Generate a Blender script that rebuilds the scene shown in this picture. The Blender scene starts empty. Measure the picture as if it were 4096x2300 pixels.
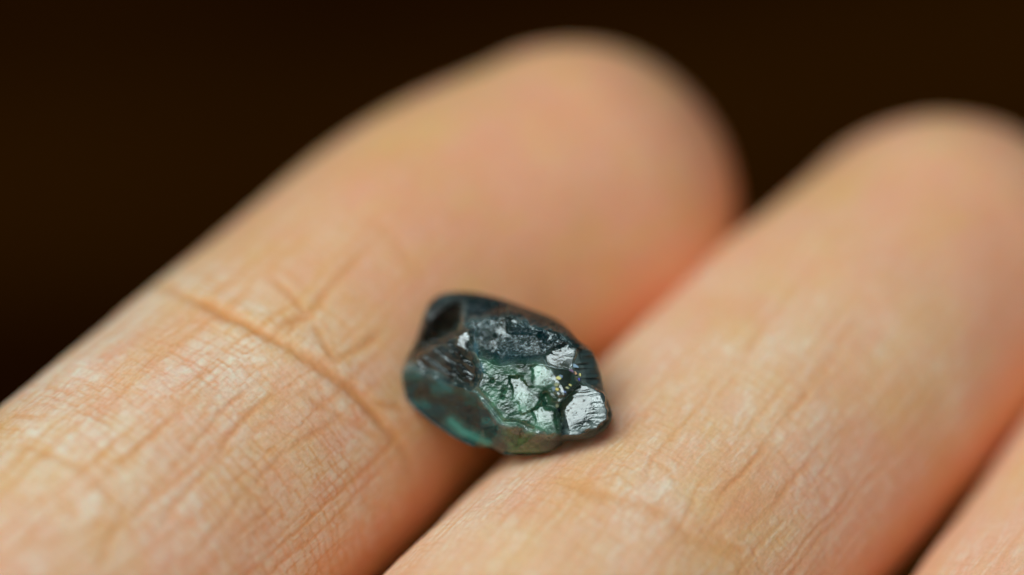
import bpy, math
import numpy as np
from mathutils import Matrix, Vector
from mathutils.geometry import delaunay_2d_cdt

sc = bpy.context.scene
nrm = lambda v: np.asarray(v, float) / np.linalg.norm(v)
col = sc.collection
R = math.radians

# ------------------------------------------------------------------ camera
LENS, SENSOR, W_PX, H_PX = 185.0, 36.0, 4096.0, 2300.0
D0 = 218.0                                   # mm, lens to plane of focus
F_PX = LENS / SENSOR * W_PX
PITCH = 50.0                                 # degrees below the horizon
cam_d = bpy.data.cameras.new("camera")
cam = bpy.data.objects.new("camera", cam_d)
col.objects.link(cam)
cam.rotation_euler = (R(90 - PITCH), 0, 0)
Rm = np.array(cam.rotation_euler.to_matrix())
CENTER = np.array([0.0, 0.0, 0.26])          # world point in the middle of the frame
CAM_LOC = CENTER + Rm @ np.array([0, 0, D0 * 0.001])
cam.location = CAM_LOC
cam_d.lens = LENS
cam_d.sensor_width = SENSOR
cam_d.clip_start = 0.01
cam_d.clip_end = 50
cam_d.dof.use_dof = True
cam_d.dof.focus_distance = (D0 + 0.0) * 0.001
cam_d.dof.aperture_fstop = 7.8
sc.camera = cam

def to_world(p):                             # view millimetres -> world metres
    p = np.asarray(p, float)
    q = p * 0.001
    q = q.copy(); q[..., 2] = q[..., 2]
    return q @ Rm.T + CAM_LOC

def px3(x, y, d):                            # a photo pixel at depth D0 + d (mm)
    z = D0 + d
    return np.array([(x - W_PX / 2) * z / F_PX, -(y - H_PX / 2) * z / F_PX, -z])

def proj(P):
    z = -P[..., 2]
    return P[..., 0] * F_PX / z + W_PX / 2, -P[..., 1] * F_PX / z + H_PX / 2

# ------------------------------------------------------------------ light
world = bpy.data.worlds.new("World")
sc.world = world
world.use_nodes = True
world.node_tree.nodes["Background"].inputs[0].default_value = (1.0, 0.70, 0.45, 1)
world.node_tree.nodes["Background"].inputs[1].default_value = 0.02

def area(name, dirv, dist, sx, sy, power, colr):
    l = bpy.data.lights.new(name, 'AREA')
    l.shape = 'RECTANGLE'; l.size = sx; l.size_y = sy
    l.energy = power; l.color = colr
    o = bpy.data.objects.new(name, l)
    d = Rm @ (np.array(dirv, float) / np.linalg.norm(dirv))
    o.location = CENTER + d * dist
    o.rotation_euler = Vector(d).to_track_quat('Z', 'Y').to_euler()
    col.objects.link(o)
    return o

# a window of three panes: the middle one clear, the outer two behind a thin curtain
WN = nrm(np.array([-0.37, 0.45, 0.81])); WX = nrm(np.cross([0, 1, 0], WN))
area("window_light", WN, 0.95, 0.40, 0.70, 6.6, (0.87, 1.0, 1.0))
area("window_light", WN + WX * 0.42, 1.0, 0.32, 0.78, 1.6, (0.87, 1.0, 1.0))
area("window_light", WN - WX * 0.42, 1.0, 0.32, 0.78, 1.6, (0.87, 1.0, 1.0))
area("fill_light", (0.75, 0.25, 0.62), 1.2, 0.35, 0.35, 0.3, (1.0, 0.90, 0.78))  # weak fill lamp added from the right, no such source known

sc.view_settings.view_transform = 'Standard'
sc.view_settings.look = 'None'
sc.view_settings.exposure = 0.0
sc.view_settings.gamma = 1.0
sc.view_settings.use_curve_mapping = False
sc.render.engine = 'CYCLES'
sc.cycles.use_denoising = True
sc.cycles.use_adaptive_sampling = True
sc.cycles.adaptive_threshold = 0.015
sc.cycles.max_bounces = 14
sc.cycles.transmission_bounces = 12
sc.cycles.caustics_refractive = True
sc.cycles.sample_clamp_indirect = 6.0

# ------------------------------------------------------------------ noise
def h2(ix, iy, seed):
    a = (ix.astype(np.int64) * 374761393 + iy.astype(np.int64) * 668265263 + seed * 974634777) & 0xFFFFFFFF
    a = ((a ^ (a >> 13)) * 1274126177) & 0xFFFFFFFF
    a = a ^ (a >> 16)
    return (a & 0xFFFFFF) / float(0xFFFFFF)

def vn(x, y, seed=0):                        # value noise in -1..1
    ix = np.floor(x); iy = np.floor(y)
    fx = x - ix; fy = y - iy
    ux = fx * fx * fx * (fx * (fx * 6 - 15) + 10); uy = fy * fy * fy * (fy * (fy * 6 - 15) + 10)
    a = h2(ix, iy, seed); b = h2(ix + 1, iy, seed); c = h2(ix, iy + 1, seed); d = h2(ix + 1, iy + 1, seed)
    return ((a * (1 - ux) + b * ux) * (1 - uy) + (c * (1 - ux) + d * ux) * uy) * 2 - 1

def fbm(x, y, seed=0, o=4, g=0.5):
    r = 0; a = 1.0; t = 0
    for k in range(o):
        r = r + a * vn(x * 2 ** k + 17.3 * k, y * 2 ** k - 9.1 * k, seed + k); t += a; a *= g
    return r / t

def jlines(c, ident, sp, jit, seed):
    """distance to the nearest of irregularly spaced lines, the strength of that line, and the strip between lines"""
    k0 = np.floor(c / sp)
    best = np.full(c.shape, 1e9); st = np.zeros(c.shape); strip = np.zeros(c.shape)
    for dk in (-1, 0, 1, 2):
        k = k0 + dk
        pos = (k + (h2(k, ident, seed) - 0.5) * jit) * sp
        d = np.abs(c - pos)
        m = d < best
        best = np.where(m, d, best)
        st = np.where(m, h2(k, ident, seed + 51), st)
        strip = strip + (c > pos)
    return best, st, k0 + strip

def smooth01(x, a, b):
    t = np.clip((x - a) / (b - a), 0, 1)
    return t * t * (3 - 2 * t)

def seg_dist(s, w, pts, wob=None):
    """distance to a polyline and the parameter 0..1 along it"""
    best = np.full(s.shape, 1e9); par = np.zeros(s.shape)
    pts = np.asarray(pts, float)
    L = np.r_[0, np.cumsum(np.linalg.norm(np.diff(pts, axis=0), axis=1))]
    for i in range(len(pts) - 1):
        a, b = pts[i], pts[i + 1]
        ab = b - a; l2 = (ab ** 2).sum() + 1e-12
        t = np.clip(((s - a[0]) * ab[0] + (w - a[1]) * ab[1]) / l2, 0, 1)
        d = np.hypot(s - a[0] - t * ab[0], w - a[1] - t * ab[1])
        m = d < best
        best = np.where(m, d, best); par = np.where(m, (L[i] + t * np.sqrt(l2)) / L[-1], par)
    return best, par

# ------------------------------------------------------------------ materials
def new_mat(name):
    m = bpy.data.materials.new(name); m.use_nodes = True
    nt = m.node_tree
    return m, nt, nt.nodes["Principled BSDF"], nt.nodes["Material Output"]

def node(nt, typ, **kw):
    n = nt.nodes.new(typ)
    for k, v in kw.items():
        setattr(n, k, v)
    return n

def mixc(nt, fac, a, b):
    n = node(nt, 'ShaderNodeMix', data_type='RGBA')
    for sock, v in ((n.inputs[0], fac), (n.inputs[6], a), (n.inputs[7], b)):
        if isinstance(v, (int, float, tuple)):
            sock.default_value = v
        else:
            nt.links.new(v, sock)
    return n.outputs[2]

def ramp(nt, src, stops):
    n = node(nt, 'ShaderNodeValToRGB')
    e = n.color_ramp.elements
    while len(e) < len(stops):
        e.new(0.5)
    for el, (p, c) in zip(e, stops):
        el.position = p; el.color = c if len(c) == 4 else (*c, 1)
    nt.links.new(src, n.inputs[0])
    return n.outputs[0]

def skin_material():
    m, nt, bs, out = new_mat("skin")
    lk = nt.links.new
    at = node(nt, 'ShaderNodeAttribute', attribute_name="skin_uv")
    pad = node(nt, 'ShaderNodeAttribute', attribute_name="pad")
    blush = node(nt, 'ShaderNodeAttribute', attribute_name="blush")
    crease = node(nt, 'ShaderNodeAttribute', attribute_name="crease")
    base = mixc(nt, blush.outputs['Fac'], (0.86, 0.450, 0.175, 1), (0.89, 0.385, 0.215, 1))
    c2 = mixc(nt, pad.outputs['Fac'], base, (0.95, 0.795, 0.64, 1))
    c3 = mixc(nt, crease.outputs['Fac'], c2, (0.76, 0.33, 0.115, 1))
    n1 = node(nt, 'ShaderNodeTexNoise'); n1.inputs['Scale'].default_value = 6.0; n1.inputs['Detail'].default_value = 5
    lk(at.outputs['Vector'], n1.inputs['Vector'])
    mott = ramp(nt, n1.outputs[0], [(0.3, (0.93, 0.91, 0.90)), (0.7, (1.04, 1.04, 1.05))])
    mul = node(nt, 'ShaderNodeMix', data_type='RGBA', blend_type='MULTIPLY'); mul.inputs[0].default_value = 1
    lk(c3, mul.inputs[6]); lk(mott, mul.inputs[7])
    nt.nodes.remove(bs)
    sss = node(nt, 'ShaderNodeSubsurfaceScattering', falloff='RANDOM_WALK')
    sss.inputs['Scale'].default_value = 0.0022
    sss.inputs['Radius'].default_value = (1.0, 0.36, 0.16)
    lk(mul.outputs[2], sss.inputs['Color'])
    gl = node(nt, 'ShaderNodeBsdfAnisotropic'); gl.inputs['Color'].default_value = (0.018, 0.018, 0.018, 1); gl.inputs['Roughness'].default_value = 0.42
    df = node(nt, 'ShaderNodeBsdfDiffuse'); lk(mul.outputs[2], df.inputs['Color'])
    mx = node(nt, 'ShaderNodeMixShader'); mx.inputs[0].default_value = 0.6
    lk(sss.outputs[0], mx.inputs[1]); lk(df.outputs[0], mx.inputs[2])
    ad = node(nt, 'ShaderNodeAddShader'); lk(mx.outputs[0], ad.inputs[0]); lk(gl.outputs[0], ad.inputs[1])
    lk(ad.outputs[0], out.inputs['Surface'])
    # fine relief of the horny layer
    mp = node(nt, 'ShaderNodeMapping'); mp.inputs['Scale'].default_value = (2.2, 7.0, 1)
    lk(at.outputs['Vector'], mp.inputs[0])
    n2 = node(nt, 'ShaderNodeTexNoise'); n2.inputs['Scale'].default_value = 1.6; n2.inputs['Detail'].default_value = 6
    n2.inputs['Roughness'].default_value = 0.65
    lk(mp.outputs[0], n2.inputs['Vector'])
    bp = node(nt, 'ShaderNodeBump'); bp.inputs['Strength'].default_value = 0.6; bp.inputs['Distance'].default_value = 0.00005
    lk(n2.outputs[0], bp.inputs['Height'])
    lk(bp.outputs[0], sss.inputs['Normal']); lk(bp.outputs[0], gl.inputs['Normal']); lk(bp.outputs[0], df.inputs['Normal'])
    return m

def stone_material():
    m, nt, bs, out = new_mat("blue_green_crystal")
    lk = nt.links.new
    rough = node(nt, 'ShaderNodeAttribute', attribute_name="rough")
    milk = node(nt, 'ShaderNodeAttribute', attribute_name="milk")
    tint = node(nt, 'ShaderNodeAttribute', attribute_name="tint")
    lk(rough.outputs['Fac'], bs.inputs['Roughness'])
    lk(tint.outputs['Color'], bs.inputs['Base Color'])
    inv = node(nt, 'ShaderNodeMath', operation='SUBTRACT'); inv.inputs[0].default_value = 1.0
    lk(milk.outputs['Fac'], inv.inputs[1])
    lk(inv.outputs[0], bs.inputs['Transmission Weight'])
    bs.inputs['IOR'].default_value = 1.77
    shine = node(nt, 'ShaderNodeAttribute', attribute_name="shine"); lk(shine.outputs['Fac'], bs.inputs['Specular IOR Level'])
    tc = node(nt, 'ShaderNodeTexCoord')
    n2 = node(nt, 'ShaderNodeTexNoise'); n2.inputs['Scale'].default_value = 9000; n2.inputs['Detail'].default_value = 5
    lk(tc.outputs['Object'], n2.inputs['Vector'])
    mulb = node(nt, 'ShaderNodeMath', operation='MULTIPLY')
    lk(n2.outputs[0], mulb.inputs[0]); lk(rough.outputs['Fac'], mulb.inputs[1])
    bp = node(nt, 'ShaderNodeBump'); bp.inputs['Strength'].default_value = 0.8; bp.inputs['Distance'].default_value = 0.00006
    lk(mulb.outputs[0], bp.inputs['Height']); lk(bp.outputs[0], bs.inputs['Normal'])
    va = node(nt, 'ShaderNodeVolumeAbsorption')
    va.inputs['Color'].default_value = (0.16, 0.60, 0.55, 1); va.inputs['Density'].default_value = 520
    lk(va.outputs[0], out.inputs['Volume'])
    return m

def backdrop_material():
    m, nt, bs, out = new_mat("dark_brown_tabletop")
    lk = nt.links.new
    tc = node(nt, 'ShaderNodeTexCoord')
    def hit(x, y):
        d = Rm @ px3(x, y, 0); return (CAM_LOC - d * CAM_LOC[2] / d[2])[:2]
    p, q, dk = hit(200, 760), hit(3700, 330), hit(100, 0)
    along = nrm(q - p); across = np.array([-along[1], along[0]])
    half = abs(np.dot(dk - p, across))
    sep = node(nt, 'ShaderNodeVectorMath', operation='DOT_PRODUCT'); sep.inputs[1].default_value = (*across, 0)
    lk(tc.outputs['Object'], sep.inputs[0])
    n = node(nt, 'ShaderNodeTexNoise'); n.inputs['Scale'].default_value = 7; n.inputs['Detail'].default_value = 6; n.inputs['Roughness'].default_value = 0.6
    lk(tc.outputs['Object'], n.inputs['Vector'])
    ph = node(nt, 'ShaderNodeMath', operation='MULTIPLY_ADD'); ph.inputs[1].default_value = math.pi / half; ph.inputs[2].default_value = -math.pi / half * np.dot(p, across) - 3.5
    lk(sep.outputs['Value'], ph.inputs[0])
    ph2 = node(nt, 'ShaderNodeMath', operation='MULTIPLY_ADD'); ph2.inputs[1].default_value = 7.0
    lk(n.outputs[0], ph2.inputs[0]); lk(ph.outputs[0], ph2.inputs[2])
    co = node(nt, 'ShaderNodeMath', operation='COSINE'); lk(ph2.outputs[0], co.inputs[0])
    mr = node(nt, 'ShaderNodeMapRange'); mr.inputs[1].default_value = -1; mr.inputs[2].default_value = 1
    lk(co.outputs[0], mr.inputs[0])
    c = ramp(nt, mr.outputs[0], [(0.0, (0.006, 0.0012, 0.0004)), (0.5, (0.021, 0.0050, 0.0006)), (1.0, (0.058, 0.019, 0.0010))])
    lk(c, bs.inputs['Base Color'])
    bs.inputs['Roughness'].default_value = 0.8
    bs.inputs['Specular IOR Level'].default_value = 0.0
    return m

SKIN = skin_material(); STONE = stone_material(); BACK = backdrop_material()

def make_obj(name, verts, faces_flat, sizes, mat, attrs=(), smooth=True, parent=None):
    me = bpy.data.meshes.new(name)
    nv = len(verts); nl = len(faces_flat); nf = len(sizes)
    me.vertices.add(nv); me.loops.add(nl); me.polygons.add(nf)
    me.vertices.foreach_set("co", np.ascontiguousarray(verts, np.float32).ravel())
    me.loops.foreach_set("vertex_index", np.ascontiguousarray(faces_flat, np.int32))
    start = np.r_[0, np.cumsum(sizes)[:-1]].astype(np.int32)
    me.polygons.foreach_set("loop_start", start)
    me.update(calc_edges=True)
    me.validate()
    me.polygons.foreach_set("use_smooth", np.full(len(me.polygons), smooth))
    for an, typ, arr in attrs:
        a = me.attributes.new(an, typ, 'POINT')
        key = {'FLOAT': 'value', 'FLOAT_VECTOR': 'vector', 'FLOAT_COLOR': 'color'}[typ]
        a.data.foreach_set(key, np.ascontiguousarray(arr, np.float32).ravel())
    me.materials.append(mat)
    o = bpy.data.objects.new(name, me)
    col.objects.link(o)
    if parent:
        o.parent = parent
    return o

# ------------------------------------------------------------------ background
S = 2.5
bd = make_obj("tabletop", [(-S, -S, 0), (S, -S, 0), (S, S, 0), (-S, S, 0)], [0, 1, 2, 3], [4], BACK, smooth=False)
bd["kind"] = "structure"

# ------------------------------------------------------------------ hand
def cen_depth(x, y):
    ax, ay = x - 1022, y - 1757
    a = (ax * 0.71 - ay * 0.70) / 96.5; b = (ax * 0.70 + ay * 0.71) / 96.5
    return 8.0 + 0.60 * a - 0.45 * b

def cpt(x, y):
    return px3(x, y, cen_depth(x, y))

DA = np.array([0.71, 0.70, -0.60]); DB = np.array([0.70, -0.71, 0.45])
PALM_N = nrm(np.cross(DB, DA)); PALM_N = PALM_N if PALM_N[2] > 0 else -PALM_N

def bspline(pts, n=2000):
    """smooth centre line through the points, sampled by arc length"""
    P = np.asarray(pts, float)
    t = np.r_[0, np.cumsum(np.linalg.norm(np.diff(P, axis=0), axis=1))]
    # monotone-ish Hermite
    m = np.zeros_like(P)
    m[1:-1] = (P[2:] - P[:-2]) / (t[2:] - t[:-2])[:, None]
    m[0] = (P[1] - P[0]) / (t[1] - t[0]); m[-1] = (P[-1] - P[-2]) / (t[-1] - t[-2])
    u = np.linspace(0, t[-1], n)
    i = np.clip(np.searchsorted(t, u, 'right') - 1, 0, len(t) - 2)
    h = (t[i + 1] - t[i]); x = ((u - t[i]) / h)[:, None]; h = h[:, None]
    C = (2 * x**3 - 3 * x**2 + 1) * P[i] + (x**3 - 2 * x**2 + x) * h * m[i] + (-2 * x**3 + 3 * x**2) * P[i + 1] + (x**3 - x**2) * h * m[i + 1]
    s = np.r_[0, np.cumsum(np.linalg.norm(np.diff(C, axis=0), axis=1))]
    return C, s

class Finger:
    def __init__(self, pts, rad, s_knots):
        """pts: centre line from root to the centre of the tip ball; rad: radii at s_knots counted from the tip"""
        self.C, self.s = bspline(pts)
        self.L = self.s[-1]
        self.rk = (np.array(s_knots, float), np.array(rad, float))
    def at(self, s):
        c = np.stack([np.interp(s, self.s, self.C[:, k]) for k in range(3)], -1)
        e = 0.6
        c2 = np.stack([np.interp(np.minimum(s + e, self.L), self.s, self.C[:, k]) for k in range(3)], -1)
        c1 = np.stack([np.interp(np.maximum(np.minimum(s, self.L) - e, 0), self.s, self.C[:, k]) for k in range(3)], -1)
        T = c2 - c1; T /= np.linalg.norm(T, axis=-1, keepdims=True)
        return c, T
    def radius(self, s):
        return np.interp(self.L - s, self.rk[0], self.rk[1])

def extend(p, q, dist):                      # from q on past p
    return p + nrm(p - q) * dist

a1, a2, a3 = cpt(1022, 1757), cpt(1741, 1125), cpt(2290, 834)
b1, b2, b3 = cpt(2113, 2796), cpt(3290, 1572), cpt(3765, 1114)
c1, c2 = cpt(4235, 2620), cpt(4685, 1960)
dirA = nrm(a1 - cpt(1500, 1330))
dirB = nrm(b1 - b2)
dirC = nrm(c1 - c2)
fold = -PALM_N * 0.10
A0 = a1 + dirA * 20; A1 = A0 + nrm(dirA + fold - 0.05 * nrm(DB)) * 28; A2 = A1 + nrm(dirA + fold) * 22
B0 = b1 + dirB * 20; B1 = B0 + nrm(dirB + fold) * 28; B2 = B1 + nrm(dirB + fold) * 22
C0 = c1 + dirC * 20; C1 = C0 + nrm(dirC * 0.8 + dirB * 0.2 + fold) * 22; C2 = C1 + nrm(dirB + fold) * 22
# keep the three roots one knuckle apart
side = nrm(DB - np.dot(DB, dirB) * dirB)
B1 = A1 + side * 17.5 + dirB * np.dot(B1 - A1, dirB); B2 = A2 + side * 18.5 + dirB * np.dot(B2 - A2, dirB)
C1 = B1 + side * 17.0 + dirB * (np.dot(C1 - B1, dirB)); C2 = B2 + side * 17.5 + dirB * 5
D2 = C2 + side * 15.5 + dirB * 6; D1 = D2 - dirB * 24 + PALM_N * 2 + side * 3; D0_ = D1 - dirB * 16 + PALM_N * 4 + side * 2
Dt = D0_ - dirB * 17 + PALM_N * 5

fA = Finger([A2, A1, A0, a1, a2, a3], [7.38, 7.55, 7.70, 7.92, 8.22, 8.15, 7.6, 7.6], [0, 7, 14, 19, 28, 36, 46, 200])
fB = Finger([B2, B1, B0, b1, b2, b3], [7.3, 7.65, 7.7, 7.72, 7.88, 7.78, 7.3, 7.3], [0, 7, 15, 20, 28, 36, 46, 200])
fC = Finger([C2, C1, C0, c1, c2, c2 - dirC * 12], [6.6, 6.9, 6.9, 6.8, 6.9, 6.9, 6.7, 6.7], [0, 7, 15, 20, 28, 36, 46, 200])

def tube(fg, s_start, ds, dw, side_squash=1.0):
    """grid of surface samples; returns arrays over (ns, nt)"""
    L = fg.L
    s_body = np.arange(s_start, L, ds)
    rt = float(fg.radius(np.array([L]))[0])
    n_cap = int(rt * 1.5708 / ds)
    ang = np.linspace(0, math.pi / 2 * 0.985, n_cap + 1)
    s_all = np.r_[s_body, L + 0 * ang]
    lift = np.r_[0 * s_body, rt * np.sin(ang)]
    scal = np.r_[1 + 0 * s_body, np.cos(ang)]
    # dense towards the camera side, coarse on the back of the finger
    r0 = 8.0
    half = int(2.05 * r0 / dw)
    th = np.r_[np.linspace(-2.05, 2.05, 2 * half + 1), np.linspace(2.05, 2 * math.pi - 2.05, 42)[1:-1]]
    c, T = fg.at(s_all)
    N = PALM_N - (T @ PALM_N)[:, None] * T
    N /= np.linalg.norm(N, axis=1, keepdims=True)
    B = np.cross(T, N)
    r = fg.radius(s_all) * scal
    sU = s_all + np.r_[0 * s_body, rt * ang]                       # surface length coordinate
    S_, TH = np.meshgrid(sU, th, indexing='ij')
    ct, st = np.cos(TH), np.sin(TH)
    ux = B[:, None, :] * st[..., None] + N[:, None, :] * ct[..., None]
    P = (c + T * lift[:, None])[:, None, :] + ux * r[:, None, None]
    nd = ux * scal[:, None, None] + T[:, None, :] * np.r_[0 * s_body, np.sin(ang)][:, None, None]
    Wd = np.where(TH > math.pi, TH - 2 * math.pi, TH) * 7.8
    return dict(P=P, n=nd, s=S_, w=Wd, th=th, base_c=c[0], base_T=T[0], base_N=N[0], base_B=B[0], fade=scal[:, None] + 0 * TH)

sA = fA.L - 47.0; sB = fB.L - 46.0; sC = fC.L - 40.0
TA = tube(fA, sA, 0.075, 0.075); TB = tube(fB, sB, 0.075, 0.075); TC = tube(fC, sC, 0.12, 0.12)

def locate(T, pts):
    """photo pixels -> surface coordinates (s, w) on a finger"""
    X, Y = proj(T['P'])
    vis = T['n'][..., 2] > 0.05
    out = []
    for x, y in pts:
        d = (X - x) ** 2 + (Y - y) ** 2 + (~vis) * 1e9
        k = np.unravel_index(np.argmin(d), d.shape)
        out.append((T['s'][k], T['w'][k]))
    return out

def lattice(T, seed, major, minor, cross, amp, along=0.0):
    s, w = T['s'], T['w']
    wp = w + 0.55 * vn(s / 9, w / 5, seed) + 0.16 * vn(s / 2.2, w / 1.6, seed + 1) + along * s
    wp = wp + 0.05 * vn(s / 0.5, w / 0.4, seed + 8)
    z = np.zeros_like(s)
    d1, st1, strip = jlines(wp, z, major, 1.1, seed + 2)
    live = smooth01(fbm(s / 5 + strip * 3.7, w / 3, seed + 3, 2), -0.55, 0.25)
    g1 = np.exp(-(d1 / (0.085 + 0.07 * st1)) ** 2) * (0.25 + 0.75 * st1) * live
    d2, st2, strip2 = jlines(wp + 0.05 * vn(s / .8, w / .5, seed + 9), strip, minor, 0.9, seed + 4)
    live2 = smooth01(fbm(s / 2.0 + strip2 * 1.7, w / 1.5, seed + 5, 2), -0.3, 0.35)
    g2 = np.exp(-(d2 / 0.055) ** 2) * (0.3 + 0.7 * st2) * live2
    sp = s + 0.25 * vn(w / 2.5, s / 2.5, seed + 6) + 0.25 * (wp - np.floor(wp)) * (h2(strip, z, seed + 31) - 0.5) + 0.07 * vn(s / .35, w / .35, seed + 12)
    d3, st3, cellk = jlines(sp, strip, cross, 1.0, seed + 7)
    g3 = np.exp(-(d3 / 0.065) ** 2) * (0.35 + 0.65 * st3)
    cell = h2(cellk, strip, seed + 13)
    cell2 = h2(cellk, strip2, seed + 14)
    pads = (0.45 * cell + 0.55 * cell2)
    h = -(0.030 * g1 + 0.016 * g2 + 0.020 * g3) * amp + 0.016 * (pads - 0.5) * amp
    g3 = g3 * (0.45 + 0.55 * smooth01(fbm(s / 2.6, w / 1.8, seed + 61, 2), -0.25, 0.35))
    line = np.clip(0.85 * g1 + 0.60 * g2 + 0.75 * g3, 0, 1)
    return h, line, pads

CREASE_K = 0.34
def creases(T, lines):
    """lines: (pixels, depth mm, width mm)"""
    s, w = T['s'], T['w']
    hh = np.zeros_like(s); cr = np.zeros_like(s)
    ws = s + 0.10 * vn(s / 2.0, w / 2.0, 91) + 0.05 * vn(s / .4, w / .4, 92)
    ww = w + 0.10 * vn(s / 2.2, w / 2.2, 93) + 0.05 * vn(s / .4, w / .4, 94)
    for pts, dep, wid in lines:
        sw = locate(T, pts)
        d, u = seg_dist(ws, ww, sw)
        tap = np.clip(np.minimum(u, 1 - u) * 6, 0.15, 1)
        tap = tap * (0.75 + 0.35 * vn(u * 9, 0 * u + dep * 77, 5))
        g = np.exp(-(d / wid) ** 2) * tap
        lip = np.exp(-((d - 2.1 * wid) / (1.2 * wid)) ** 2) * tap
        hh += CREASE_K * dep * (-g + 0.20 * lip)
        cr = np.maximum(cr, g * min(0.85, 0.14 + dep / 0.36))
    return hh, cr

linesA = [
    # the deep crease of the end joint
    ([(560, 1105), (700, 1165), (900, 1265), (1080, 1350), (1260, 1455), (1400, 1545), (1500, 1650), (1590, 1760), (1640, 1850), (1660, 1900)], 0.46, 0.27),
    ([(1400, 1545), (1530, 1610), (1640, 1640)], 0.18, 0.18),
    ([(1085, 1350), (1140, 1290), (1230, 1270), (1320, 1160), (1420, 1030), (1480, 980)], 0.19, 0.20),
    ([(1230, 1270), (1290, 1370), (1330, 1440), (1440, 1390), (1560, 1310)], 0.17, 0.18),
    ([(1080, 1100), (1170, 1190), (1225, 1265), (1100, 1360)], 0.16, 0.18),
    ([(1480, 880), (1600, 1000), (1700, 1120)], 0.07, 0.28),
    ([(1180, 1560), (1400, 1690), (1560, 1790)], 0.10, 0.18),
    # creases at the foot of the middle joint
    ([(30, 1780), (130, 1790), (280, 1850), (430, 1960), (470, 2060)], 0.14, 0.20),
    ([(510, 1990), (480, 2080), (420, 2180), (400, 2290)], 0.16, 0.16),
    ([(470, 2050), (330, 2120), (150, 2180), (0, 2200)], 0.10, 0.20),
    # long lines down the finger
    ([(940, 1370), (760, 1580), (560, 1790), (360, 2010)], 0.085, 0.13),
    ([(1090, 1450), (900, 1640), (720, 1840), (540, 2060), (380, 2250)], 0.10, 0.13),
    ([(1170, 1480), (1010, 1640), (880, 1800), (700, 2030), (560, 2200)], 0.11, 0.14),
    ([(1400, 1650), (1180, 1780), (1000, 1960), (820, 2160), (700, 2290)], 0.10, 0.14),
    ([(700, 1340), (560, 1480), (400, 1660), (240, 1820)], 0.06, 0.13),
    ([(1120, 2010), (1000, 2100), (900, 2200)], 0.06, 0.10),
]
linesB = [
    ([(2190, 1905), (2300, 1945), (2420, 1990), (2560, 2020), (2680, 2060), (2760, 2150), (2900, 2200), (3040, 2290)], 0.10, 0.30),
    ([(2300, 1945), (2400, 1915), (2500, 1890)], 0.07, 0.10),
    ([(2330, 1900), (2440, 1990), (2520, 2050)], 0.08, 0.11),
    ([(2560, 1950), (2600, 1850), (2700, 1740), (2830, 1600)], 0.08, 0.13),
    ([(2580, 1830), (2680, 1890), (2700, 1950)], 0.08, 0.12),
    ([(2800, 2100), (2920, 2180), (3010, 2220)], 0.12, 0.24),
    ([(3300, 1480), (3150, 1680), (2980, 1870), (2800, 2050)], 0.09, 0.16),
    ([(3480, 1640), (3300, 1800), (3150, 1950), (3030, 2120)], 0.09, 0.16),
    ([(3050, 1300), (2950, 1500), (2840, 1640)], 0.05, 0.14),
    ([(2440, 2020), (2300, 2200), (2230, 2300)], 0.06, 0.12),
    ([(2900, 2060), (2760, 2250)], 0.06, 0.12),
]

def sculpt(T, lines, seed, major, minor, cross, zone, slant=0.0, streaks=False):
    s, w = T['s'], T['w']
    h1, line, pads = lattice(T, seed, major, minor, cross, 1.0, slant)
    k = zone(s, w) * T['fade']
    hc, cr = creases(T, lines)
    big = 0.10 * vn(s / 7, w / 7, seed + 20) + 0.05 * vn(s / 2.5, w / 2.5, seed + 21) + 0.018 * fbm(s / .8, w / .6, seed + 22, 3)
    T['P'] = T['P'] + T['n'] * (h1 * k + hc + big * T['fade'])[..., None]
    broad = np.clip(0.66 + 0.5 * fbm(s / 4, w / 3, seed + 40, 3), 0.2, 1.0)
    if streaks:
        ang_ = w + slant * s + 0.12 * vn(s / .9, w / .6, seed + 45)
        f1 = fbm(s / 0.75, ang_ / 0.14, seed + 41, 3, 0.55)
        f2 = vn(s / 0.35, ang_ / 0.11, seed + 47)
        pd = smooth01(f1 + 0.25 * f2, -0.15, 0.75)
        pd = (0.46 + 0.50 * pd) * broad * (1 - 0.5 * line)
        T['P'] = T['P'] + T['n'] * (0.020 * pd * k)[..., None]
    else:
        grain = fbm(s / .35, w / .22, seed + 43, 3)
        pd = (0.72 + 0.35 * (pads - 0.5) + 0.5 * grain) * (1 - line) * broad
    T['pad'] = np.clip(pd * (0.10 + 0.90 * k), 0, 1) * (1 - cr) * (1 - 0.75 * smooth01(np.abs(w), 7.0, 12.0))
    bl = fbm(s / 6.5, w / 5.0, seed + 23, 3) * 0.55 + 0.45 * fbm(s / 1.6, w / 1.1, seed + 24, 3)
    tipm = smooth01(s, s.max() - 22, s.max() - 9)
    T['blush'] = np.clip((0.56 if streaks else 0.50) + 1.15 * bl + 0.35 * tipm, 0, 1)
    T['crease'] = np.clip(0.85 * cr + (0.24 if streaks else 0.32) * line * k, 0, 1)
    return T

crA = np.mean([p[0] for p in locate(TA, [(900, 1265), (1260, 1455)])])
crB = np.mean([p[0] for p in locate(TB, [(2420, 1990), (2680, 2060)])])
zoneA = lambda s, w: (1 - 0.72 * smooth01(s, crA - 0.5, crA + 4)) * (1 - 0.6 * smooth01(s, crA + 6, crA + 12))
zoneB = lambda s, w: (1 - 0.70 * smooth01(s, crB + 12, crB + 22))
sculpt(TA, linesA, 11, 0.90, 0.48, 0.42, zoneA)
sculpt(TB, linesB, 37, 0.62, 0.26, 0.55, zoneB, 0.10, True)
sculpt(TC, [], 71, 0.95, 0.34, 0.8, lambda s, w: 0.7 + 0 * s, 0, True)

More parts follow.
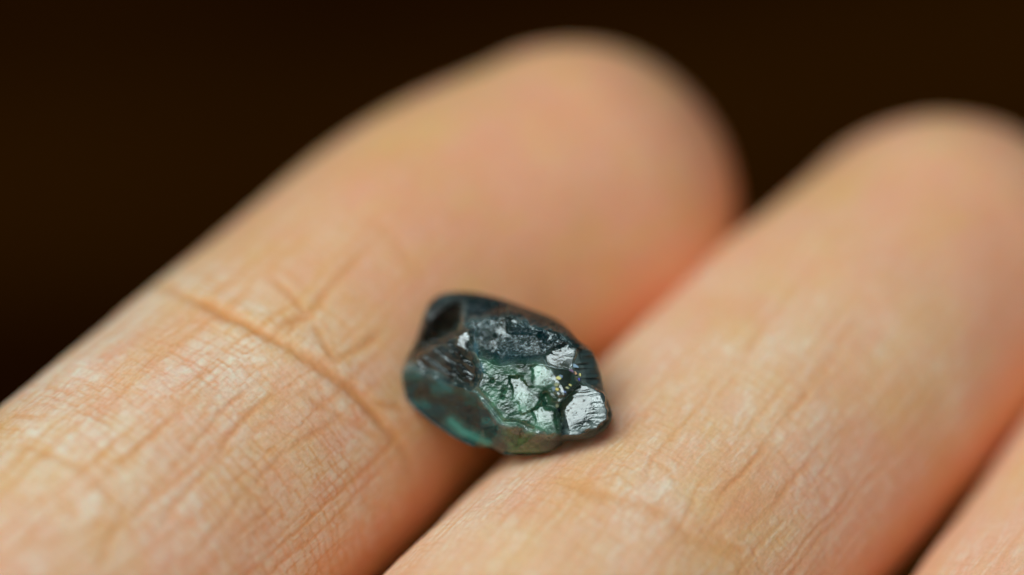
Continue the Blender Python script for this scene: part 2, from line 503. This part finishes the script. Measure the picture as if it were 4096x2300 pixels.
# palm, thumb, little finger and wrist: one implicit body, polygonised with surface nets
WR = (A2 + C2) / 2 + dirB * 62
FORE = WR + nrm(dirB + 0.05 * PALM_N) * 75
thumb = [WR - side * 16 - dirB * 12, WR - side * 33 - dirB * 34 + PALM_N * 8, A2 - side * 30 + dirB * 8 + PALM_N * 14, A2 - side * 33 - dirB * 16 + PALM_N * 17, A2 - side * 33 - dirB * 28 + PALM_N * 17]

def cone(P, a, b, ra, rb, flat=None):
    ab = b - a
    t = np.clip(((P - a) @ ab) / (ab @ ab), 0, 1)
    q = P - a - t[..., None] * ab
    return np.sqrt((q * q).sum(-1)) - (ra + (rb - ra) * t)

def smin(a, b, k):
    h = np.clip(0.5 + 0.5 * (b - a) / k, 0, 1)
    return b * (1 - h) + a * h - k * h * (1 - h)

def body(P):
    f = None
    for fg, r_cut in ((fA, sA), (fB, sB), (fC, sC)):
        ss = np.r_[np.arange(0, r_cut, 6.0), r_cut, r_cut + 3]
        cc, _ = fg.at(ss); rr = fg.radius(ss)
        for i in range(len(ss) - 1):
            d = cone(P, cc[i], cc[i + 1], rr[i], rr[i + 1])
            f = d if f is None else np.minimum(f, d)
    for a, b, ra, rb in ((D2, D1, 7.4, 6.9), (D1, D0_, 6.8, 6.3), (D0_, Dt, 6.3, 5.6)):
        f = np.minimum(f, cone(P, a, b, ra, rb))
    p = None
    for m, rm in ((A2, 11.5), (B2, 11.5), (C2, 11), (D2, 10.5)):
        d = cone(P, m + dirB * 3, WR + (m - (A2 + C2) / 2) * 0.35, rm, 13.5)
        p = d if p is None else smin(p, d, 8)
    p = smin(p, cone(P, D2 + dirB * 12 + PALM_N * 3, WR + side * 13, 11, 14), 8)
    for o in (-9, 9):
        p = smin(p, cone(P, WR + side * o, FORE + side * o * 1.3, 15.5, 20), 8)
    t = cone(P, thumb[0], thumb[1], 15, 15)
    for i in range(1, 4):
        t = smin(t, cone(P, thumb[i], thumb[i + 1], [15, 12, 9.5, 9][i - 1], [12, 9.5, 9, 7.5][i - 1]), 5)
    return smin(f, smin(p, t, 10), 4.0)

pts_all = np.array([A0, B0, C0, D0_, Dt, WR, FORE, *thumb, fA.at(np.array([sA]))[0][0], fB.at(np.array([sB]))[0][0], fC.at(np.array([sC]))[0][0]])
lo = pts_all.min(0) - 26; hi = pts_all.max(0) + 26
VX = 1.3
gx, gy, gz = [np.arange(lo[k], hi[k], VX) for k in range(3)]
G = np.empty((len(gx), len(gy), len(gz)), np.float32)
for i, x in enumerate(gx):
    yy, zz = np.meshgrid(gy, gz, indexing='ij')
    G[i] = body(np.stack([np.full_like(yy, x), yy, zz], -1))

def surface_nets(G, lo, h):
    sg = G < 0
    nx, ny, nz = G.shape
    acc = np.zeros((nx - 1, ny - 1, nz - 1, 3)); cnt = np.zeros((nx - 1, ny - 1, nz - 1))
    corners = [(i, j, k) for i in (0, 1) for j in (0, 1) for k in (0, 1)]
    sl = lambda A, c: A[c[0]:nx - 1 + c[0], c[1]:ny - 1 + c[1], c[2]:nz - 1 + c[2]]
    for a in corners:
        for ax in range(3):
            if a[ax] == 0:
                b = list(a); b[ax] = 1
                ga, gb = sl(G, a), sl(G, b)
                m = (ga < 0) != (gb < 0)
                t = np.where(m, ga / np.where(m, ga - gb, 1), 0)
                for k in range(3):
                    acc[..., k] += m * (a[k] + (t if k == ax else 0))
                cnt += m
    act = cnt > 0
    idx = np.full(act.shape, -1); idx[act] = np.arange(act.sum())
    base = np.argwhere(act)
    V = (base + acc[act] / cnt[act][:, None]) * h + lo
    faces = []
    for ax in range(3):
        u, v = [(1, 2), (2, 0), (0, 1)][ax]
        a = [slice(1, -1)] * 3; a[ax] = slice(0, -1)
        b = [slice(1, -1)] * 3; b[ax] = slice(1, None)
        sa, sb = sg[tuple(a)], sg[tuple(b)]
        ij = np.argwhere(sa != sb)
        off = np.ones(3, int); off[ax] = 0
        p = ij + off
        fl = sa[sa != sb]
        def q(du, dv):
            o = p.copy(); o[:, u] += du; o[:, v] += dv
            return idx[o[:, 0], o[:, 1], o[:, 2]]
        quad = np.stack([q(-1, -1), q(0, -1), q(0, 0), q(-1, 0)], 1)
        quad[~fl] = quad[~fl][:, ::-1]
        faces.append(quad)
    return V, np.concatenate(faces)

PV, PF = surface_nets(G, lo, VX)
verts = [PV]; flat = []; sizes = []
at_uv = [np.c_[PV[:, 0], PV[:, 1], PV[:, 2]]]
at_pad = [np.full(len(PV), 0.25)]; at_bl = [np.clip(0.45 + 0.5 * vn(PV[:, 0] / 9, PV[:, 1] / 9, 3), 0, 1)]; at_cr = [np.zeros(len(PV))]
keep = np.ones(len(PF), bool)
fc = PV[PF].mean(1)
for T in (TA, TB, TC):                       # open the stub where the modelled finger begins
    q = fc - T['base_c']
    ax = q @ T['base_T']; rad = np.linalg.norm(q - ax[:, None] * T['base_T'], axis=1)
    T['cut'] = (ax > -1.0) & (ax < 16) & (rad < 10.5) & (np.linalg.norm(q, axis=1) < 17)
    own = np.ones(len(PF), bool)
    T['own'] = T['cut']
others = [TA, TB, TC]
for T in others:
    # a face belongs to the nearest finger axis
    dmine = np.linalg.norm((fc - T['base_c']) - ((fc - T['base_c']) @ T['base_T'])[:, None] * T['base_T'], axis=1)
    near = np.ones(len(PF), bool)
    for U in others:
        if U is not T:
            du = np.linalg.norm((fc - U['base_c']) - ((fc - U['base_c']) @ U['base_T'])[:, None] * U['base_T'], axis=1)
            near &= dmine <= du
    keep &= ~(T['cut'] & near)
PFk = PF[keep]
# boundary loops of the opened stubs
ed = np.concatenate([np.stack([PFk[:, i], PFk[:, (i + 1) % 4]], 1) for i in range(4)])
key = {}
for a, b in ed:
    key[(a, b)] = key.get((a, b), 0) + 1
bnd = [(a, b) for (a, b) in key if (b, a) not in key]
flat.append(PFk.ravel()); sizes.append(np.full(len(PFk), 4))
nv0 = len(PV)
for T in (TA, TB, TC):
    ns, nt = T['s'].shape
    V = T['P'].reshape(-1, 3)
    verts.append(V)
    at_uv.append(np.c_[T['s'].ravel(), T['w'].ravel(), np.zeros(ns * nt)])
    at_pad.append(T['pad'].ravel()); at_bl.append(T['blush'].ravel()); at_cr.append(T['crease'].ravel())
    ii = np.arange(ns * nt).reshape(ns, nt)
    jn = np.roll(ii, -1, axis=1)
    q = np.stack([ii[:-1], jn[:-1], jn[1:], ii[1:]], -1).reshape(-1, 4) + nv0
    flat.append(q.ravel()); sizes.append(np.full(len(q), 4))
    # close the very tip
    flat.append((ii[-1] + nv0)); sizes.append(np.array([nt]))
    # zip the first ring to the opened stub
    mine = [e for e in bnd if np.linalg.norm(PV[e[0]] - T['base_c']) < 11.5]
    if mine:
        vs = np.unique(np.array(mine).ravel())
        q3 = PV[vs] - T['base_c']
        an = np.arctan2(q3 @ T['base_B'], q3 @ T['base_N'])
        o = np.argsort(an); vs = vs[o]; an = an[o]
        an1 = np.mod(T['th'] + math.pi, 2 * math.pi) - math.pi
        o1 = np.argsort(an1); ring = ii[0][o1] + nv0; an1 = an1[o1]
        i = j = 0; tri = []
        nA, nB = len(vs), len(ring)
        while i < nA or j < nB:
            na = an[i + 1] if i + 1 < nA else an[0] + 2 * math.pi if i < nA else 99
            nb = an1[j + 1] if j + 1 < nB else an1[0] + 2 * math.pi if j < nB else 99
            if (na <= nb and i < nA) or j >= nB:
                tri.append((vs[i % nA], vs[(i + 1) % nA], ring[j % nB])); i += 1
            else:
                tri.append((vs[i % nA], ring[(j + 1) % nB], ring[j % nB])); j += 1
        tri = np.array(tri)
        flat.append(tri.ravel()); sizes.append(np.full(len(tri), 3))
    nv0 += ns * nt

HV = np.concatenate(verts)
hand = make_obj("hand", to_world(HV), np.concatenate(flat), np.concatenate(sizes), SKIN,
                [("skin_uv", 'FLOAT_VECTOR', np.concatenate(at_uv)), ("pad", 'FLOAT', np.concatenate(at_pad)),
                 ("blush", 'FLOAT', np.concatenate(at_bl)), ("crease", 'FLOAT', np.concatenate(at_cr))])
hand["label"] = "open hand, palm side up, its bare fingers side by side carrying the rough stone"
hand["category"] = "hand"

# ------------------------------------------------------------------ gemstone
# plan coordinates: u, v are pixels of a 1856 x 1446 enlargement of the stone, 0.00531 mm each
US = 0.5118 / 96.5
UC, VC = 925.0, 730.0
OUT = np.array([(330,170),(400,118),(480,97),(580,92),(680,100),(800,124),(930,160),(1100,222),(1270,285),(1360,335),(1430,400),(1500,475),(1590,545),(1635,630),
                (1662,720),(1690,850),(1742,1000),(1752,1050),(1738,1105),(1690,1165),(1590,1222),(1480,1243),(1395,1252),(1330,1300),(1270,1335),(1200,1352),(1060,1363),
                (930,1360),(850,1330),(780,1305),(680,1300),(560,1248),(430,1170),(300,1080),(200,990),(120,890),(96,800),(108,700),(155,590),(205,490),(250,360),(285,250)], float)
# heights (mm) of the broken surface above the girdle
CTRL = [(590,150,.85),(600,330,1.45),(500,430,1.30),(230,570,.55),(630,395,1.85),(740,760,2.45),(690,840,2.30),(220,690,.85),(430,760,1.55),
        (900,1110,1.95),(1000,1320,.15),(1180,1180,1.75),(1275,1235,1.0),(950,275,1.45),(1090,330,1.25),(1400,430,.85),(1200,560,2.15),(850,620,2.35),
        (1000,460,1.85),(1490,545,.95),(1440,690,1.75),(1250,640,2.35),(1690,845,.55),(1500,800,1.95),(1700,1080,.60),(1480,1195,1.10),(1350,1180,1.75),
        (1345,980,2.05),(1400,880,2.15),(960,755,2.55),(1060,750,2.6),(1180,920,2.6),(1060,1035,2.25),(990,920,2.45),(1250,960,1.95),(1290,1060,1.95),
        (540,1020,.95),(750,1150,.95),(300,860,.6),(1230,1000,2.0),(800,260,1.15),(350,300,.55),(430,230,.65)]

def in_poly(x, y, poly):
    poly = np.asarray(poly, float)
    inside = np.zeros(x.shape, bool)
    j = len(poly) - 1
    for i in range(len(poly)):
        xi, yi = poly[i]; xj, yj = poly[j]
        c = ((yi > y) != (yj > y)) & (x < (xj - xi) * (y - yi) / (yj - yi + 1e-12) + xi)
        inside ^= c; j = i
    return inside

def poly_sd(x, y, poly):                     # signed distance, inside positive
    p = list(poly) + [poly[0]]
    d, _ = seg_dist(x, y, p)
    return np.where(in_poly(x, y, poly), d, -d)

def outline_r(phi):
    v = OUT - (UC, VC)
    a = np.arctan2(v[:, 1], v[:, 0]); r = np.hypot(v[:, 0], v[:, 1])
    # resample smoothly along the contour
    n = len(OUT); t = np.arange(n)
    P = np.concatenate([OUT[-3:], OUT, OUT[:3]])
    tt = np.linspace(0, n, 2400, endpoint=False)
    k = np.floor(tt).astype(int); f = (tt - k)[:, None]
    p0, p1, p2, p3 = P[k + 2], P[k + 3], P[(k + 4)], P[np.minimum(k + 5, len(P) - 1)]
    Q = 0.5 * (2 * p1 + (p2 - p0) * f + (2 * p0 - 5 * p1 + 4 * p2 - p3) * f**2 + (3 * p1 - p0 - 3 * p2 + p3) * f**3)
    v = Q - (UC, VC)
    a = np.arctan2(v[:, 1], v[:, 0]); r = np.hypot(v[:, 0], v[:, 1])
    o = np.argsort(a)
    return np.interp(phi, a[o], r[o], period=2 * math.pi)

NT, NP = 190, 860
phi = np.linspace(-math.pi, math.pi, NP, endpoint=False)
rr = outline_r(phi)
t = np.linspace(0, 1, NT + 1)[1:] ** 0.85
tt, pp = np.meshgrid(t, phi, indexing='ij')
U = UC + tt * rr[None] * np.cos(pp); V_ = VC + tt * rr[None] * np.sin(pp)

def heights(U, V, tt):
    pts = [Vector((c[0], c[1])) for c in CTRL]; hs = [c[2] for c in CTRL]
    ring = OUT[::1]
    pts += [Vector((UC + (x - UC) * 1.0, VC + (y - VC) * 1.0)) for x, y in ring]; hs += [0.5 - 0.95 * float(smooth01(np.array((y - VC) - 0.45 * (x - UC)), 150, 600)) for x, y in ring]
    vv, _, tri, *_ = delaunay_2d_cdt(pts, [], [], 0, 1e-6)
    hmap = []
    for v in vv:
        k = min(range(len(pts)), key=lambda i: (pts[i] - v).length)
        hmap.append(hs[k])
    H = np.full(U.shape, 0.0)
    for f in tri:
        a, b, c = [np.array(vv[i]) for i in f]
        den = (b[1] - c[1]) * (a[0] - c[0]) + (c[0] - b[0]) * (a[1] - c[1])
        if abs(den) < 1e-9: continue
        l1 = ((b[1] - c[1]) * (U - c[0]) + (c[0] - b[0]) * (V - c[1])) / den
        l2 = ((c[1] - a[1]) * (U - c[0]) + (a[0] - c[0]) * (V - c[1])) / den
        l3 = 1 - l1 - l2
        m = (l1 >= -1e-4) & (l2 >= -1e-4) & (l3 >= -1e-4)
        H = np.where(m, l1 * hmap[f[0]] + l2 * hmap[f[1]] + l3 * hmap[f[2]], H)
    return H

H = heights(U, V_, tt)
tilt = lambda U, V: 0.36 * (V - VC) * US + 0.20 * (U - UC) * US
X = (U - UC) * US; Y = -(V_ - VC) * US

REG = dict(
    brown=[(330,170),(600,130),(590,330),(500,430),(230,560),(250,360)],
    striated=[(230,600),(560,430),(630,400),(740,760),(690,840),(220,690)],
    flank=[(190,680),(690,845),(900,1110),(1000,1330),(980,1420),(650,1390),(380,1240),(40,930),(30,760)],
    top=[(560,40),(700,40),(1320,220),(1600,470),(1480,500),(1400,430),(950,280),(640,330),(590,330)],
    roughmid=[(630,390),(640,330),(950,270),(1400,430),(1500,520),(1230,580),(1150,640),(850,650),(740,560)],
    green=[(740,760),(700,560),(850,640),(1150,640),(1240,650),(1350,960),(1340,1180),(1180,1180),(900,1100),(690,845)],
    olive=[(900,1100),(1180,1180),(1330,1215),(1420,1290),(1300,1420),(1000,1420),(930,1330)],
    bright=[(1400,885),(1500,800),(1610,830),(1690,880),(1712,1010),(1702,1085),(1600,1150),(1480,1192),(1370,1192),(1350,1090),(1345,980)],
    grey=[(1230,575),(1400,490),(1490,540),(1500,640),(1440,690),(1250,640)],
    black=[(1490,540),(1600,550),(1680,800),(1500,800),(1430,680)],
    win1=[(955,755),(1045,755),(1100,860),(1185,925),(1140,1000),(1060,1032),(995,925)],
    win2=[(1130,680),(1215,640),(1300,750),(1280,800),(1220,835),(1150,800)],
    win3=[(1140,1010),(1240,960),(1290,1050),(1310,1180),(1250,1192),(1180,1110)],
    win4=[(830,385),(900,355),(950,420),(930,450),(870,440)],
    win5=[(560,440),(620,400),(680,520),(620,550),(545,500)],
    win6=[(950,285),(1010,300),(1050,360),(960,340)],
)
UW = U + 11 * vn(U / 60, V_ / 60, 501) + 5 * vn(U / 22, V_ / 22, 502); VW = V_ + 11 * vn(U / 60, V_ / 60, 503) + 5 * vn(U / 22, V_ / 22, 504)
SD = {k: poly_sd(UW, VW, p) for k, p in REG.items()}
M = {k: smooth01(d, -26, 26) for k, d in SD.items()}
MS = {k: smooth01(d + 30 * fbm(U / 70, V_ / 70, 510, 3), -52, 52) for k, d in SD.items()}

def facet(name, n, soft=16.0, dz=0.0, curve=0.0):
    """cut a flat break through the middle of a region, facing n (view axes)"""
    global Z
    n = nrm(np.array(n, float))
    m = smooth01(SD[name], -soft, soft * 0.4)
    inn = SD[name] > 0
    cx, cy = X[inn].mean(), Y[inn].mean(); cz = Z[inn].mean() + dz
    pl = cz - (n[0] * (X - cx) + n[1] * (Y - cy)) / n[2]
    pl = pl - curve * ((X - cx) ** 2 + (Y - cy) ** 2)
    Z = Z * (1 - m) + pl * m

Z = H + tilt(U, V_)
edge = np.sqrt(np.clip(1 - np.clip((tt - 0.93) / 0.07, 0, 1) ** 2, 0, 1))
# light comes from up-left: breaks facing halfway between it and the lens shine
facet('roughmid', (-0.22, 0.30, 0.93), 90)
facet('striated', (-0.55, -0.02, 0.83), 40)
facet('green', (-0.10, 0.08, 1.0), 60)
facet('bright', (-0.17, 0.21, 0.96), 12, 0.05, 0.075)
facet('grey', (-0.14, 0.18, 0.955), 18, 0, 0.14)
facet('win1', (-0.20, 0.235, 0.95), 18, 0.0, 0.11)
facet('win2', (-0.19, 0.205, 0.95), 24, 0, 0.15)
facet('win3', (-0.18, 0.20, 0.95), 22, 0, 0.14)
facet('win4', (-0.20, 0.235, 0.95), 8)
facet('win5', (-0.29, 0.18, 0.94), 9, 0, 0.1)
facet('win6', (-0.20, 0.235, 0.95), 8)
facet('black', (0.55, 0.25, 0.8), 16)
Z = Z - (1 - edge) * 0.40

# surface relief
u, v = U * US, V_ * US
rock = fbm(u / 0.55, v / 0.45, 201, 4, 0.55)
ridge = 1 - np.abs(fbm(u / 0.40, v / 0.28, 211, 4, 0.6)) * 2
stri = vn((u * 0.35 + v) / 0.055, (u - v) / 0.9, 221)
strid = vn((u * 0.55 - v * 0.8) / 0.16, (u + v) / 1.4, 223)
polish = np.maximum.reduce([M[k] for k in ('bright', 'grey', 'win1', 'win2', 'win3', 'win4', 'win5', 'win6')])
relief = 0.035 * rock
relief += M['roughmid'] * (0.13 * ridge * (0.6 + 0.5 * rock) + 0.030 * fbm(u / .20, v / .11, 231, 3))
relief += M['top'] * (0.10 * ridge)
relief += M['green'] * (0.018 * ridge + 0.011 * fbm(u / .12, v / .11, 241, 3))
relief += M['black'] * (0.10 * vn(u / 0.5, v / 0.10, 243))
relief += M['striated'] * (0.08 * strid * (0.5 + fbm(u / .6, v / .6, 225, 2)))
relief += M['flank'] * (0.10 * fbm(u / 1.3, v / 1.0, 251, 2))
relief += M['olive'] * (0.14 * fbm(u / .5, v / .5, 253, 3))
keepr = 1 - 0.93 * polish
relief = relief * keepr
steps = np.floor((v + 0.12 * vn(u / .5, v / .5, 260)) / 0.14)
stepn = h2(steps, np.zeros_like(steps), 261) - 0.5
gate = smooth01(fbm(u / .5, v / .35, 263, 3), 0.0, 0.35)
relief += M['bright'] * (0.0022 * stri * gate + 0.004 * fbm(u / .7, v / .7, 262, 2) + 0.005 * stepn * gate)
relief += M['grey'] * (0.006 * fbm(u / .5, v / .2, 264, 3))
relief += (M['win1'] + M['win2'] + M['win3']) * 0.006 * fbm(u / .5, v / .5, 266, 3)
gd, gs, _ = jlines(v + 0.10 * u + 0.03 * vn(u / .3, v / .3, 271), np.zeros_like(v), 0.10, 1.2, 272)
ggate = smooth01(vn(u / .45, v / .12, 273) + 1.1 * smooth01(U, 1520, 1690) - 0.25, 0.1, 0.5)
relief -= M['bright'] * 0.026 * np.exp(-(gd / 0.022) ** 2) * ggate * gs
gd2, gs2, _ = jlines(v - 0.2 * u + 0.05 * vn(u / .4, v / .4, 275), np.zeros_like(v), 0.16, 1.2, 276)
relief -= M['grey'] * 0.016 * np.exp(-(gd2 / 0.02) ** 2) * gs2 * smooth01(vn(u / .5, v / .2, 277), -0.1, 0.4)
specks = smooth01(vn(u / .055, v / .045, 267), 0.72, 0.95)
relief -= polish * specks * 0.02
# the dark fissure between the middle and the shiny end
fd, fu = seg_dist(U, V_, [(1230, 900), (1250, 960), (1330, 990), (1340, 1080), (1365, 1185)])
relief -= 0.28 * np.exp(-(fd / 26) ** 2)
fd2, _ = seg_dist(U, V_, [(700, 850), (790, 960), (900, 1100), (1010, 1100), (1130, 1150)])
relief -= 0.14 * np.exp(-(fd2 / 18) ** 2)
fd3, _ = seg_dist(U, V_, [(940, 300), (950, 400), (1060, 400), (1200, 420)])
relief -= 0.16 * np.exp(-(fd3 / 16) ** 2)
for (pu, pv, pr) in ((650, 515, 26), (845, 435, 14), (910, 860, 16), (900, 905, 14), (820, 780, 14), (1220, 440, 24), (235, 810, 26)):
    relief -= 0.16 * np.exp(-(((U - pu) / pr) ** 2 + ((V_ - pv) / pr) ** 2))
Z = Z + relief * np.clip(edge, 0.15, 1)

# how clear, how matt and what tint the crystal gets, zone by zone; the rim's darkness is painted in
nz = fbm(u / .7, v / .6, 301, 4)
milk = 0.05 + 0.30 * MS['green'] + 0.08 * MS['roughmid'] + 0.38 * MS['flank'] + 0.16 * MS['striated'] + 0.45 * MS['olive'] + 0.12 * MS['brown'] + 0.40 * MS['top']
milk = np.clip(milk * (0.9 + 1.2 * nz) , 0.02, 0.75)
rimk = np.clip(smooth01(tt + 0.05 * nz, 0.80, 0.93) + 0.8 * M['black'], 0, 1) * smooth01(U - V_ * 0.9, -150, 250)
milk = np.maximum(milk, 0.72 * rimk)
rough = 0.05 + 0.20 * MS['green'] + 0.0 * MS['roughmid'] + 0.10 * MS['brown'] + 0.12 * MS['flank'] + 0.05 * MS['striated'] + 0.03 * MS['olive']
rough = rough * (1 - 0.8 * polish) + 0.02 + 0.10 * (polish - M['bright'] * polish) + 0.01 * M['bright']
teal = np.array([0.05, 0.24, 0.24]); greenc = np.array([0.16, 0.42, 0.24]); slate = np.array([0.22, 0.36, 0.40]); brn = np.array([0.42, 0.30, 0.20]); blue = np.array([0.03, 0.24, 0.36])
tint = np.zeros(U.shape + (3,)) + np.array([0.16, 0.36, 0.34])
def put(mask, c, k=1.0):
    global tint
    tint = tint * (1 - (mask * k)[..., None]) + c * (mask * k)[..., None]
tint[:] = (0.62, 0.80, 0.78)
mot = smooth01(fbm(u / .7, v / .5, 311, 5, 0.6), -0.30, 0.40)[..., None]
flankc = np.array([0.012, 0.065, 0.075]) * (1 - mot) + np.array([0.03, 0.19, 0.185]) * mot
brnc = np.array([0.035, 0.030, 0.028]) * (1 - mot) + np.array([0.10, 0.075, 0.055]) * mot
strc = np.array([0.03, 0.05, 0.055]) * (1 - mot) + np.array([0.09, 0.14, 0.15]) * mot
oliv = np.array([0.05, 0.085, 0.035]) * (1 - mot) + np.array([0.14, 0.24, 0.09]) * mot
put(MS['flank'], flankc); put(MS['roughmid'], np.array([0.03, 0.16, 0.20])); put(MS['top'], np.array([0.016, 0.040, 0.050])); put(MS['green'], np.array([0.11, 0.36, 0.21]) * (0.6 + 0.6 * mot))
put(MS['brown'], brnc); put(MS['striated'], strc); put(MS['olive'], oliv)
put(rimk, np.array([0.012, 0.030, 0.032]), 0.92)  # the rim looks dark by refraction; that darkness is painted into the tint
bd1, _ = seg_dist(U, V_, [(615, 385), (670, 430), (700, 560), (735, 700), (720, 800)])
bz = np.exp(-((bd1 + 16 * nz) / 30) ** 2); bz = bz * smooth01(fbm(u / .8, v / .8, 321, 2), -0.4, 0.3); put(bz, blue, 0.8); milk = np.maximum(milk, 0.45 * bz)
bd2, _ = seg_dist(U, V_, [(195, 690), (330, 760), (480, 850), (640, 920)])
bz = np.exp(-((bd2 + 12 * nz) / 24) ** 2); bz = bz * smooth01(fbm(u / .8, v / .8, 322, 2), -0.4, 0.3); put(bz, np.array([0.03, 0.26, 0.28]), 0.8); milk = np.maximum(milk, 0.45 * bz)
bd3, _ = seg_dist(U, V_, [(500, 1100), (580, 1180), (690, 1230), (780, 1270)])
bz = np.exp(-((bd3 + 25 * nz) / 50) ** 2); put(bz, np.array([0.09, 0.42, 0.36]), 0.95); milk = np.maximum(milk, 0.75 * bz)

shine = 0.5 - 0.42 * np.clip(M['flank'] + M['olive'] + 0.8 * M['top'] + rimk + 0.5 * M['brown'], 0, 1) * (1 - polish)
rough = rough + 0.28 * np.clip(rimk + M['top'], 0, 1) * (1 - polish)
# under side: a blunt keel that sits in the groove
NB = 46
tb = (1 - np.linspace(0, 1, NB + 1) ** 1.8)[1:-1]
tbb, pbb = np.meshgrid(tb, phi, indexing='ij')
rb = np.ones_like(tbb) * rr[None]
Ub = UC + tbb * rb * np.cos(pbb); Vb = VC + tbb * rb * np.sin(pbb)
depthb = 1.6 * (1 - tbb ** 6.0) + 0.18 * fbm(Ub * US / 1.2, Vb * US / 1.2, 401, 3) * (1 - tbb ** 4)
ringoff = (Z[-1] - tilt(U[-1], V_[-1]))[None]
Zb = tilt(Ub, Vb) + ringoff * tbb ** 4 - depthb
Xb, Yb = (Ub - UC) * US, -(Vb - VC) * US
ztop = float(np.interp(0, [0], [Z[0].mean()]))
# edge ring shared
GV = np.concatenate([np.array([[0, 0, Z[0].mean()]]), np.stack([X, Y, Z], -1).reshape(-1, 3), np.stack([Xb, Yb, Zb], -1).reshape(-1, 3), np.array([[0, 0, Zb[-1].mean()]])])
nrows = NT + (NB - 1)
gi = np.arange(nrows * NP).reshape(nrows, NP) + 1
gj = np.roll(gi, -1, axis=1)
quads = np.stack([gi[:-1], gi[1:], gj[1:], gj[:-1]], -1).reshape(-1, 4)[:, ::-1]
top = np.stack([np.zeros(NP, int), gi[0], gj[0]], 1)[:, ::-1]
bot = np.stack([np.full(NP, len(GV) - 1), gj[-1], gi[-1]], 1)[:, ::-1]
SCX, SCY = 1550 + UC * 0.5118, 1120 + VC * 0.5118

def rest_depth():
    """push the stone along the view until it just touches the fingers"""
    bx = {}
    best = 1e9
    sx, sy = [], []
    for T in (TA, TB):
        Xp, Yp = proj(T['P']); zz = -T['P'][..., 2]
        ok = (T['n'][..., 2] > 0) & (abs(Xp - SCX) < 480) & (abs(Yp - SCY) < 400)
        for x, y, z in zip((Xp[ok] // 12).astype(int), (Yp[ok] // 12).astype(int), zz[ok]):
            k = (x, y)
            if k not in bx or z < bx[k]: bx[k] = z
    px = ((SCX + Xb / US * 0.5118) // 12).astype(int).ravel(); py = ((SCY - Yb / US * 0.5118) // 12).astype(int).ravel()
    gaps = [bx[(a, b)] + z for a, b, z in zip(px, py, Zb.ravel()) if (a, b) in bx]
    return np.percentile(gaps, 7.0)          # depth of the girdle plane

sd = rest_depth()
org = px3(SCX, SCY, sd - D0)
k = sd / D0
gem_o = to_world(GV * k + org)
gbase = gem_o.mean(0)
n_b = len(GV) - 1 - NT * NP
full = lambda a, b: np.concatenate([[a.ravel()[0]], a.ravel(), np.full(n_b, b)])
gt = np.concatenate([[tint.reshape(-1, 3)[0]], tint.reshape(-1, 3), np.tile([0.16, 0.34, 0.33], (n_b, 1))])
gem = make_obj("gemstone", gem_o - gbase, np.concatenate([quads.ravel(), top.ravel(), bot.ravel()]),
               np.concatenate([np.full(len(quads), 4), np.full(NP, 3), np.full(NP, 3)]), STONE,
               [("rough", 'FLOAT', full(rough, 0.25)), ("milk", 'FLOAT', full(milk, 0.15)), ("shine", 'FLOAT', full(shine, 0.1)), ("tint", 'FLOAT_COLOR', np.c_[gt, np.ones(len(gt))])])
gem.location = gbase
gem["label"] = "rough blue-green gemstone with broken glassy faces lying in the groove between two fingers"
gem["category"] = "gemstone"

# iridescent cracks that flash gold and blue beside the shiny end
def fleck_material():
    m, nt, bs, out = new_mat("iridescent_crack")
    info = node(nt, 'ShaderNodeObjectInfo')
    mr = node(nt, 'ShaderNodeMapRange'); mr.inputs[3].default_value = 60; mr.inputs[4].default_value = 160
    nt.links.new(info.outputs['Random'], mr.inputs[0])
    cr_ = ramp(nt, info.outputs['Random'], [(0.0, (0.165, 0.128, 0.035)), (0.35, (0.154, 0.145, 0.066)), (0.55, (0.121, 0.136, 0.110)), (0.75, (0.066, 0.092, 0.121)), (0.88, (0.026, 0.026, 0.121)), (1.0, (0.132, 0.077, 0.044))])
    nt.links.new(cr_, bs.inputs['Base Color'])
    bs.inputs['Metallic'].default_value = 1.0
    bs.inputs['Roughness'].default_value = 0.38
    nt.links.new(mr.outputs[0], bs.inputs['Thin Film Thickness'])
    bs.inputs['Thin Film IOR'].default_value = 1.6
    return m
FLECK = fleck_material()
rng = np.random.default_rng(4)
FL = [(1455,662,38,12),(1432,705,20,16),(1462,722,20,14),(1497,735,14,14),(1490,770,12,18),(1328,758,26,18),(1350,742,18,14),(1318,808,24,16),(1296,838,18,18),(1322,842,16,12),
      (1300,872,14,12),(1395,832,18,8),(1380,862,16,9),(1325,965,13,24),(1335,1000,9,12),(1420,812,14,7)]
gk = np.stack([U.ravel(), V_.ravel()], 1)
for (fu_, fv_, fw_, fh_) in FL:
    i = np.argmin(((gk - (fu_, fv_)) ** 2).sum(1))
    c = np.stack([X, Y, Z], -1).reshape(-1, 3)[i] + np.array([0, 0, 0.05])
    n = nrm(np.array([-0.20, 0.235, 0.95]) + rng.normal(0, 0.16, 3))
    e1 = nrm(np.cross(n, [0.3, 1, 0])); e2 = np.cross(n, e1)
    npt = 7
    ring = []
    for q in range(npt):
        an_ = q / npt * 2 * math.pi + rng.uniform(-.3, .3); rad_ = rng.uniform(0.65, 1.15)
        ring.append(c + (e1 * math.cos(an_) * fw_ + e2 * math.sin(an_) * fh_) * rad_ * US)
    ring = np.array(ring); low = ring - n * 0.09
    vs = np.concatenate([ring, low]); ff = list(range(npt)); sz = [npt]
    for q in range(npt):
        ff += [q, q + npt, (q + 1) % npt + npt, (q + 1) % npt]; sz.append(4)
    ff += list(range(2 * npt - 1, npt - 1, -1)); sz.append(npt)
    fo = make_obj("iridescent_fleck", to_world(vs * k + org) - gbase, ff, sz, FLECK, smooth=False, parent=gem)
